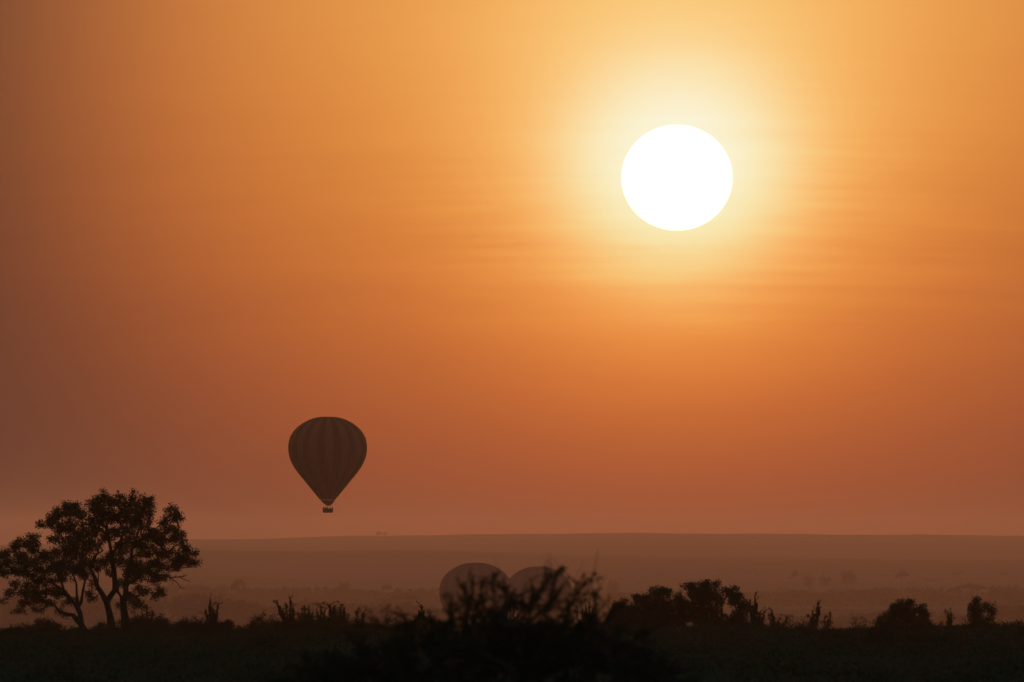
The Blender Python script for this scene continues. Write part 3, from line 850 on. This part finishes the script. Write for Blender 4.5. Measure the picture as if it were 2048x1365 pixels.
def round_bush(label, d, cx, top, w_px, bottom=None, dens=1.0, group='low bushes along the ridge', name='bush'):
    """low wide leafy bush standing on the ridge"""
    u = K * d
    b = px(cx, top, d)
    bz = float(ground_z(b[0], d)) - 0.05
    org = np.array([b[0], d, bz])
    h = max(0.35, b[2] - bz) * 1.16
    w = w_px * u * 0.5
    sk = Skel()
    sk.limb([np.array([0, 0, -0.1]), np.array([0, 0, 0.12 * h])], [0.03, 0.03])
    cen, siz = [], []
    nt = int(w_px * 0.9 * dens) + 14
    for k in range(nt):
        a = rng.uniform(0, 2 * math.pi); e = rng.uniform(0.05, 1.0)
        rr = rng.uniform(0.6, 1.0)
        t = np.array([math.cos(a) * math.sqrt(1 - e * e) * w * rr, math.sin(a) * math.sqrt(1 - e * e) * w * 0.8 * rr, e * h * rr * rng.uniform(0.8, 1.08)])
        path = sk.grow(t, 5 * u, 0.8 * u, 0.2, 0.08)
        pts = sk.p[path]
        n = rng.integers(34, 56)
        src = pts[rng.integers(max(0, len(pts) // 3), len(pts), n)]
        cen.append(src + rng.normal(size=(n, 3)) * 3.4 * u); siz.append(rng.uniform(1.8, 4.2, n) * u)
        if rng.random() < 0.3:
            q = t + np.array([rng.normal() * 3, rng.normal() * 3, rng.uniform(3, 8)]) * u
            pth = sk.grow(q, 3 * u, 0.3 * u)
            n2 = 7
            cen.append(sk.p[pth][rng.integers(0, len(pth), n2)] + rng.normal(size=(n2, 3)) * 1.2 * u); siz.append(rng.uniform(2, 3.5, n2) * u)
    return finish_plant(name, label, 'bush', org, sk.mesh(0.3 * u, 0.5, 5), leaves(np.concatenate(cen), np.concatenate(siz), 0.5, 0.3), 'leaf', group, 'stem', 'foliage')


BS = [
    ('low feathery bush at the left edge in front of the leaning tree', 630, 4, 1264, 90), ('rounded feathery bush below the leftmost big tree', 640, 92, 1245, 110),
    ('small airy bush at the foot of the leaning trunk', 646, 160, 1260, 50), ('airy bush at the foot of the Y-forked trunk', 640, 208, 1250, 66),
    ('dark bush covering the foot of the short rightmost trunk', 636, 262, 1236, 90),
    ('wide dark bush filling the gap right of the short rightmost trunk', 630, 322, 1243, 100),
    ('low spreading bush between the big trees and the slim branching shrub', 642, 376, 1242, 100), ('low bush hugging the left of the slim branching shrub', 644, 408, 1243, 60),
    ('low rounded bush just right of the slim branching shrub', 640, 448, 1244, 64), ('low scrubby bush in the dip left of the bushy two-fingered shrub', 640, 490, 1258, 60),
    ('dense leafy bush left of the feathery wisp of a shrub', 644, 520, 1236, 54), ('dark bush below the feathery wisp of a shrub', 636, 552, 1246, 70),
    ('broad dark bush below the thin-stemmed open shrub', 634, 612, 1240, 90), ('broad dark bush below the blocky flat-topped bush', 632, 664, 1236, 96), ('sloping dark bush at the right foot of the blocky flat-topped bush', 634, 708, 1246, 70),
    ('low bush under the left tip of the blurred bush', 640, 752, 1250, 64), ('low bush seen through gaps in the blurred bush', 638, 800, 1254, 60),
    ('dark bush around the foot of the pointed conical shrub', 636, 845, 1244, 60), ('dark bush seen low behind the middle of the blurred bush', 636, 1020, 1246, 90), ('dark bush around the foot of the spiky fan-shaped shrub', 638, 1176, 1244, 76),
    ('low dark bush below the ragged shrub at the right edge', 636, 1925, 1255, 86), ('smooth low bush under the tall ragged shrub, right side', 640, 1974, 1251, 76),
    ('wide smooth dark hump of a bush at the right edge', 634, 2030, 1250, 100), ('low bush left of the broad-domed tree', 630, 1735, 1262, 100), ('low bush between the thin forked stem and the twiggy grey bush', 634, 1680, 1266, 70),
    ('low bush at the foot of the stout two-armed shrub', 628, 1580, 1268, 76), ('low bush at the foot of the club-headed stem', 626, 1630, 1270, 70), ('low bush in front of the right end of the thicket', 626, 1500, 1258, 90), ('low bush right of the broad-domed tree', 632, 1858, 1262, 70),
]
for lab, d, cx, top, w in BS:
    round_bush(lab, d, cx, top, w, dens=2.2)
rb = np.random.default_rng(77)
for k in range(34):
    cx = -10 + 2080 * (k + rb.uniform(0.1, 0.9)) / 34
    round_bush('dark ragged bush in the unbroken scrub belt along the ridge', rb.uniform(600, 655), cx, np.interp(cx, [0, 120, 260, 460, 500, 560, 720, 800, 1200, 1500, 1900, 2060], [1258, 1256, 1246, 1250, 1256, 1240, 1240, 1246, 1246, 1252, 1254, 1252]) + rb.uniform(-7, 12), rb.uniform(46, 110), dens=1.7, group='bushes of the scrub belt')
for k in range(46):
    d = rb.uniform(430, 625)
    yg = YH - float(ground_z(0, d)) / (K * d)
    round_bush('dark low bush lost in the scrub of the near slope', d, rb.uniform(-20, 2070), yg - rb.uniform(9, 24) * 640 / d, rb.uniform(50, 120), dens=0.9, group='bushes on the dark near slope')


def twig_bush(label, d, cx, top, w_px, h_px, leafy=0.4, n=170, name='twiggy_bush', group='twiggy bushes along the ridge'):
    u = K * d
    b = px(cx, top + h_px, d)
    org = np.array([b[0], d, min(b[2], float(ground_z(b[0], d))) - 0.05])
    foot = b[2] - org[2]
    sk = Skel()
    sk.limb([np.array([0, 0, -0.1]), np.array([0, 0, max(0.1, foot)])], [1.6 * u, 1.4 * u])
    cen, siz = [], []
    H = h_px * u; Wd = w_px * u * 0.5
    for k in range(n):
        a = rng.uniform(0, 2 * math.pi); e = rng.uniform(0.0, 1.0); rr = 0.12 + 0.93 * (k / n) ** 0.8 * rng.uniform(0.85, 1.05)
        t = np.array([math.cos(a) * math.sqrt(1 - e * e) * Wd * rr, math.sin(a) * math.sqrt(1 - e * e) * Wd * rr, foot + e * H * rr])
        path = sk.grow(t, 4 * u, 0.45 * u, 0.4, 0.1)
        if rng.random() < leafy:
            m = rng.integers(3, 8)
            cen.append(sk.p[path[-1:]][np.zeros(m, int)] + rng.normal(size=(m, 3)) * 1.4 * u); siz.append(rng.uniform(1.6, 3.2, m) * u)
    return finish_plant(name, label, 'bush', org, sk.mesh(0.26 * u, 0.42, 4), leaves(np.concatenate(cen), np.concatenate(siz), 0.5), 'leaf', group, 'branch', 'foliage', 'twig')


twig_bush('feathery wisp of a shrub left of the bushy two-fingered shrub', 650, 545, 1223, 40, 34, 0.9, 120)
twig_bush('twiggy see-through bush behind the stout two-armed shrub', 830, 1580, 1231, 44, 34, 0.45)
twig_bush('small faint twiggy bush left of the club-headed stem', 900, 1606, 1236, 26, 24, 0.4, 90)
twig_bush('round twiggy grey bush left of the broad-domed tree', 860, 1718, 1229, 66, 36, 0.35, 260)
twig_bush('low twiggy bush right behind the club-headed stem', 820, 1652, 1247, 44, 24, 0.5, 120)
twig_bush('faint twiggy bush touching the left side of the broad-domed tree', 880, 1756, 1230, 36, 34, 0.35, 130)
twig_bush('twiggy airy bush around the square-headed column shrub', 660, 1885, 1234, 44, 32, 0.5, 120)
twig_bush('twiggy low bush left of the tall ragged shrub', 650, 1925, 1240, 34, 26, 0.5, 80)
twig_bush('airy bush at the fringe between ridge and blurred bush', 650, 778, 1226, 40, 34, 0.7, 120)


def build_undergrowth():
    """low scrub and grass covering the near slope"""
    n = 6500
    d = np.concatenate([rng.uniform(215, 720, int(n * 0.55)), rng.uniform(600, 740, n - int(n * 0.55))])
    a = rng.uniform(-0.052, 0.052, n)
    x = a * d
    z = ground_z(x, d)
    patch = 0.5 + 0.5 * np.sin(x * 0.55 + 0.8 * np.sin(d * 0.05)) * np.cos(d * 0.045 + x * 0.1)
    h = (0.14 + 0.42 * patch * rng.uniform(0.3, 1.0, n)) * np.where(rng.random(n) < 0.12, rng.uniform(1.3, 2.2, n), 1.0)
    m = 30
    c = np.stack([x, d, z], 1)[:, None, :] + rng.normal(size=(n, m, 3)) * np.stack([h * 0.8, h * 0.8, h * 0.05], 1)[:, None, :]
    c[:, :, 2] += (rng.uniform(0, 1, (n, m)) ** 0.8) * h[:, None]
    s = np.repeat(rng.uniform(0.06, 0.14, (n, 1)), m, 1) * (0.6 + d[:, None] / 1300)
    V, Q = leaves(c.reshape(-1, 3), s.ravel() * 1.3, 0.45, up=0.8)
    o = link('undergrowth', mesh_quads('undergrowth', V, Q, M['scrub']))
    tag(o, 'dark low scrub and grass covering the near slope', 'scrub', kind='stuff')


build_undergrowth()

# ---------------------------------------------------------------- trees down on the hazy plain
def far_tree_proto(kind, seed):
    """unit tree: crown width 1, height about 0.7; returns wood and leaf meshes"""
    rg = np.random.default_rng(seed)
    sk = Skel()
    h = {0: 0.46, 1: 0.66, 2: 0.58}[kind]
    sk.limb([np.array([0, 0, -0.03]), np.array([0.01, 0, h * 0.35])], [0.028, 0.024])
    cen, siz = [], []
    nc = 34
    for k in range(nc):
        a = rg.uniform(0, 2 * math.pi); q = math.sqrt(rg.uniform(0, 1)) * 0.44
        if kind == 0:                 # umbrella thorn: thin flat top
            zz = h * (0.86 - 0.9 * (q ** 2)) + rg.uniform(-0.02, 0.03); rz = 0.035; rx = 0.10
        elif kind == 1:               # rounded
            zz = h * (0.46 + 0.46 * math.sqrt(max(0, 1 - (q / 0.46) ** 2)) * rg.uniform(-0.8, 1)); rz = 0.10; rx = 0.13
        else:                         # broad spreading
            zz = h * (0.54 + 0.38 * math.sqrt(max(0, 1 - (q / 0.46) ** 2)) * rg.uniform(-0.9, 1)); rz = 0.09; rx = 0.13
        c = np.array([math.cos(a) * q, math.sin(a) * q, zz])
        sk.grow(c, 0.07, 0.01, 0.5)
        n = 60
        v = rg.normal(size=(n, 3)); v /= np.linalg.norm(v, axis=1, keepdims=True); v *= rg.uniform(0.2, 1, (n, 1)) ** 0.5
        cen.append(c + v * np.array([rx, rx, rz])); siz.append(rg.uniform(0.03, 0.06, n))
    W = sk.mesh(0.0035, 0.5, 5)
    L = leaves(np.concatenate(cen), np.concatenate(siz), 0.6, rg=rg)
    return mesh_quads('trunk', W[0], W[1], M['bark'], True), mesh_quads('crown', L[0], L[1], M['farleaf'])


PROTO = [far_tree_proto(k % 3, 100 + k) for k in range(9)]
PTOP = [max(float(max(v.co.z for v in p[1].vertices)), 0.1) for p in PROTO]


def far_tree(d, x, top, w_px, kind=None, label='distant tree crown in the wooded band on the hazy plain', group='distant trees on the hazy plain', name='plain_tree'):
    cand = [i for i in range(9) if kind is None or i % 3 == kind]
    k = cand[rng.integers(0, len(cand))]
    X = (x - 1024) * K * d
    gz = float(ground_z(X, d))
    topz = (YH - top) * K * d
    h = max(topz - gz, 2.5)
    w = w_px * K * d
    root = thing(name, label, 'tree', (X, d, gz), group)
    root.rotation_euler = (0, 0, rng.uniform(0, 6.28))
    root.scale = (w, w, h / PTOP[k])
    link('trunk', PROTO[k][0], root); link('crown', PROTO[k][1], root)
    return root


SPECIAL = [
    (21600, 757, 1063.2, 14, 2, 'larger of two tiny flat-topped trees on the far skyline right of the flying balloon'),
    (21600, 770, 1064, 10, 2, 'smaller of two tiny flat-topped trees on the far skyline right of the flying balloon'),
    (9350, 478, 1157, 27, 0, 'umbrella-shaped tree standing above the wooded band, right of the big dark trees'),
    (10800, 1590, 1139, 15, 0, 'small thin flat-topped tree far right of the thicket on the plain'),
    (10800, 1617, 1147, 26, 1, 'hazy sloping-crowned tree left of the block-shaped crown on the plain'),
    (10800, 1650, 1149, 26, 2, 'hazy square-crowned tree left of the widest faint crown on the plain'),
    (10800, 1694, 1139, 37, 2, 'widest faint crown rising over the skyline of the plain at right'),
    (10800, 1804, 1139, 28, 0, 'ragged open-crowned tree above the broad-domed tree at right, on the plain'),
    (10000, 1227, 1158, 30, 1, 'pale rounded tree on the plain right of the landed balloons'),
    (9350, 688, 1162, 28, 1, 'pale lone rounded crown below the flying balloon on the plain'),
    (9350, 774, 1167, 22, 0, 'pale small flat crown left of the landed balloons on the plain'),
]
for d, x, top, w, k, lab in SPECIAL:
    far_tree(d, x, top, w, k, lab)


def band(d, pts, wr, jit, seed, group, label, step=0.74, dj=350):
    """row of crowns following a traced top line"""
    rg = np.random.default_rng(seed)
    xs = [p[0] for p in pts]; ys = [p[1] for p in pts]
    x = xs[0]
    while x < xs[-1]:
        w = rg.uniform(*wr)
        far_tree(d + rg.uniform(-dj, dj), x, np.interp(x, xs, ys) + rg.uniform(-jit, jit), w, None, label, group)
        x += w * step * rg.uniform(0.7, 1.3)


band(12350, [(1180, 1164), (1400, 1162), (1560, 1158), (1640, 1158), (1740, 1160), (1900, 1158), (2060, 1156)], (18, 36), 3, 1, 'faintest row of trees on the plain', 'faint crown in the farthest row of trees on the hazy plain', 1.6)
band(9200, [(330, 1168), (400, 1167), (470, 1168), (540, 1172), (640, 1171), (700, 1177), (780, 1178), (900, 1180)], (16, 46), 6, 2, 'middle row of trees at left', 'hazy crown in the middle row of trees left of the landed balloons')
band(9100, [(1190, 1186), (1400, 1184), (1560, 1180), (1650, 1178), (1750, 1172), (1830, 1176), (1900, 1176), (1950, 1168), (2000, 1168), (2070, 1164)], (30, 70), 6, 3, 'middle row of trees at right', 'hazy crown in the middle row of trees right of the thicket')
band(6850, [(-20, 1188), (120, 1190), (330, 1190), (400, 1189), (480, 1194), (520, 1202), (560, 1203), (590, 1196), (640, 1204), (760, 1206), (880, 1208)], (34, 84), 6, 4, 'nearest row of plain trees at left', 'broad hazy crown in the nearest row of plain trees at left', 0.62, 200)
band(6700, [(1180, 1232), (1500, 1230), (1620, 1228), (1700, 1226), (1780, 1220), (1860, 1222), (1905, 1218), (1960, 1224), (2000, 1212), (2030, 1207), (2070, 1210)], (34, 76), 6, 5, 'nearest row of plain trees at right', 'broad hazy crown in the nearest row of plain trees at right', 0.6, 200)


def build_woodland():
    """unbroken scrub wood below the crowns of each row"""
    cen, siz = [], []
    for d0, x0, x1, dep, hgt, n in ((9200, 250, 930, 500, 9.0, 11000), (9100, 1150, 2100, 500, 9.0, 15000), (6850, -60, 900, 300, 9.5, 13000), (6700, 1150, 2100, 260, 6.0, 12000)):
        d = d0 + rng.uniform(-dep, dep, n)
        x = (rng.uniform(x0, x1, n) - 1024) * K * d
        lump = 0.55 + 0.45 * np.sin(x * 0.09 + np.sin(d * 0.013) * 2) * np.cos(x * 0.037 + d * 0.008)
        z = ground_z(x, d) + rng.uniform(0, 1, n) * hgt * lump
        cen.append(np.stack([x, d, z], 1)); siz.append(rng.uniform(0.9, 2.2, n))
    V, Q = leaves(np.concatenate(cen), np.concatenate(siz), 0.7)
    o = link('woodland_scrub', mesh_quads('woodland_scrub', V, Q, M['farleaf']))
    tag(o, 'hazy mass of scrub wood filling the rows of trees on the plain', 'woodland', kind='stuff')


build_woodland()

# ---------------------------------------------------------------- bird
def build_bird():
    d = 1250.0
    loc = px(819.5, 1181, d)
    root = thing('bird', 'tiny dark bird flying low left of the landed balloons', 'bird', tuple(loc))
    a = np.linspace(0, 2 * math.pi, 9)[:-1]
    prof = [(-0.11, 0.004), (-0.08, 0.022), (-0.03, 0.036), (0.03, 0.036), (0.07, 0.024), (0.095, 0.02), (0.12, 0.004)]
    V = [(x, r * math.cos(t), r * math.sin(t)) for x, r in prof for t in a]
    Q = [(i * 8 + j, i * 8 + (j + 1) % 8, (i + 1) * 8 + (j + 1) % 8, (i + 1) * 8 + j) for i in range(6) for j in range(8)]
    link('body', mesh_quads('body', V, Q, M['feather'], True), root)
    for s in (-1, 1):
        W = [(0.05, s * 0.02, 0.01), (-0.04, s * 0.02, 0.01), (0.06, s * 0.12, 0.06), (-0.03, s * 0.12, 0.06), (0.01, s * 0.24, 0.05), (-0.02, s * 0.24, 0.05)]
        W = W + [(x, y, z - 0.008) for x, y, z in W]
        Q = [(0, 1, 3, 2), (2, 3, 5, 4), (6, 8, 9, 7), (8, 10, 11, 9), (0, 2, 8, 6), (2, 4, 10, 8), (1, 7, 9, 3), (3, 9, 11, 5), (4, 5, 11, 10)]
        link('wing', mesh_quads('wing', W, Q, M['feather']), root)
    root.rotation_euler = (0, 0, 0.8)


build_bird()

# ---------------------------------------------------------------- out-of-focus bush close to the camera
def build_near_bush():
    d = 120.0
    u = K * d
    b = px(1000, 1400, d)
    bz = float(ground_z(b[0], d)) - 0.03
    org = np.array([b[0], d, bz])
    sk = Skel()
    root_id = sk.limb([np.array([0, 0, -0.1]), np.array([0, 0, 0.15])], [0.05, 0.045])
    # traced shoot tips: x, y, leafiness
    tips = [(545, 1345), (575, 1322), (610, 1305), (650, 1296), (690, 1262), (735, 1214), (722, 1246), (770, 1238), (793, 1212), (812, 1226), (860, 1222), (893, 1206), (905, 1186), (926, 1165),
            (948, 1152), (968, 1160), (986, 1146), (1008, 1156), (1030, 1176), (1052, 1166), (1066, 1186), (1092, 1146), (1086, 1172), (1112, 1150), (1126, 1128), (1138, 1152), (1120, 1176), (1152, 1170), (1190, 1146), (1182, 1168), (1172, 1186), (1200, 1196), (1228, 1204), (1212, 1226), (1190, 1216),
            (1256, 1246), (1290, 1252), (1336, 1240), (1312, 1270), (1340, 1296), (1384, 1328), (1352, 1330), (1300, 1300), (1270, 1290),
            (940, 1190), (965, 1186), (1000, 1190), (1024, 1204), (1100, 1200), (1140, 1204), (900, 1230), (930, 1222), (955, 1216), (985, 1222), (1060, 1216), (1010, 1236), (870, 1250), (840, 1262), (800, 1272), (760, 1276), (715, 1290), (660, 1320), (600, 1335), (1050, 1246), (1090, 1240), (1130, 1236), (1165, 1250), (1200, 1262), (1240, 1280)]
    cen, siz = [], []

    hub = px(985, 1500, d) - org

    def shoot(tx, ty, dy, length, rad, n, size, sides):
        """a leafy twig ending at photo point tx, ty, leaning out from the middle of the bush"""
        t = px(tx, ty, d) - org; t[1] = dy
        back = hub - t; back /= np.linalg.norm(back)
        back = back + np.array([rng.normal() * 0.32 - 0.22, rng.normal() * 0.3, -0.12]); back /= np.linalg.norm(back)
        m0 = t + back * length * u
        sk.grow(m0, 12 * u, 1.6 * u, 0.7, 0.05)
        path = sk.grow(t, 9 * u, 1.2 * u, 0.0)
        ax = t - m0

        def dress(p0, p1, k, r):
            f = rng.uniform(0.1, 1.04, (k, 1))
            lump = 0.45 + 0.75 * np.sin(f * 9 + rng.uniform(0, 6)) ** 2
            taper = np.clip(1.35 - f, 0.3, 1.0)
            cen.append(p0 * (1 - f) + p1 * f + rng.normal(size=(k, 3)) * np.array([r, r * 1.3, r]) * u * lump * taper)
            siz.append(rng.uniform(*size, k) * u)
        dress(m0, t, n, rad)
        for q in range(sides):
            f = rng.uniform(0.15, 0.8)
            p0 = m0 + ax * f
            v = ax / np.linalg.norm(ax) * 0.8 + np.array([rng.normal() * 0.9, rng.normal() * 0.7, rng.uniform(-0.2, 0.5)])
            v /= np.linalg.norm(v)
            p1 = p0 + v * rng.uniform(0.25, 0.55) * length * u
            sk.grow(p1, 9 * u, 0.8 * u, 0.0)
            dress(p0, p1, int(n * 0.45), rad * 0.8)
    order = sorted(tips, key=lambda t: math.hypot(t[0] - 1000, t[1] - 1560))
    for tx, ty in order:
        dy = rng.uniform(-0.9, 0.9) * (1 - 0.4 * abs(tx - 980) / 450)
        shoot(tx, ty + 3, dy, rng.uniform(55, 105), 3.2, 92, (3.2, 6.6), 7)
    # inner shoots filling the body of the bush
    ex = [540, 610, 690, 760, 860, 930, 985, 1050, 1120, 1190, 1230, 1290, 1385]
    ey = [1350, 1320, 1288, 1270, 1248, 1214, 1206, 1220, 1216, 1232, 1256, 1296, 1345]
    for k in range(430):
        tx = rng.uniform(520, 1390)
        top = np.interp(tx, ex, ey)
        ty = top + 10 + rng.uniform(0, 1) ** 1.1 * (1440 - top)
        shoot(tx, ty, rng.uniform(-1.2, 1.2), rng.uniform(45, 85), 4.6, 100, (3.5, 7.5), 4)
    # long bare whips above the leaves
    for x0, y0, x1, y1 in ((1126, 1150, 1092, 1104), (1190, 1150, 1196, 1098), (985, 1150, 988, 1112), (1110, 1160, 1089, 1116), (1150, 1170, 1168, 1120), (735, 1220, 786, 1196), (790, 1215, 832, 1196), (1200, 1196, 1214, 1150), (1230, 1206, 1222, 1180)):
        t = px(x1, y1, d) - org; t[1] = rng.uniform(-0.4, 0.4)
        s = px(x0, y0, d) - org
        i = sk.nearest(s)
        sk.limb([sk.p[i] * 0.5 + t * 0.5, t], [0.0035, 0.002], i, 0.0)
    wood = sk.mesh(0.0022, 0.46, 5)
    V, Q = leaves(np.concatenate(cen), np.concatenate(siz), 0.5, 0.3)
    finish_plant('thorn_bush', 'large out-of-focus dark bush in the foreground at bottom centre', 'bush', org, wood, (V, Q), 'bushleaf', None, 'branch', 'foliage', 'twig')


build_near_bush()
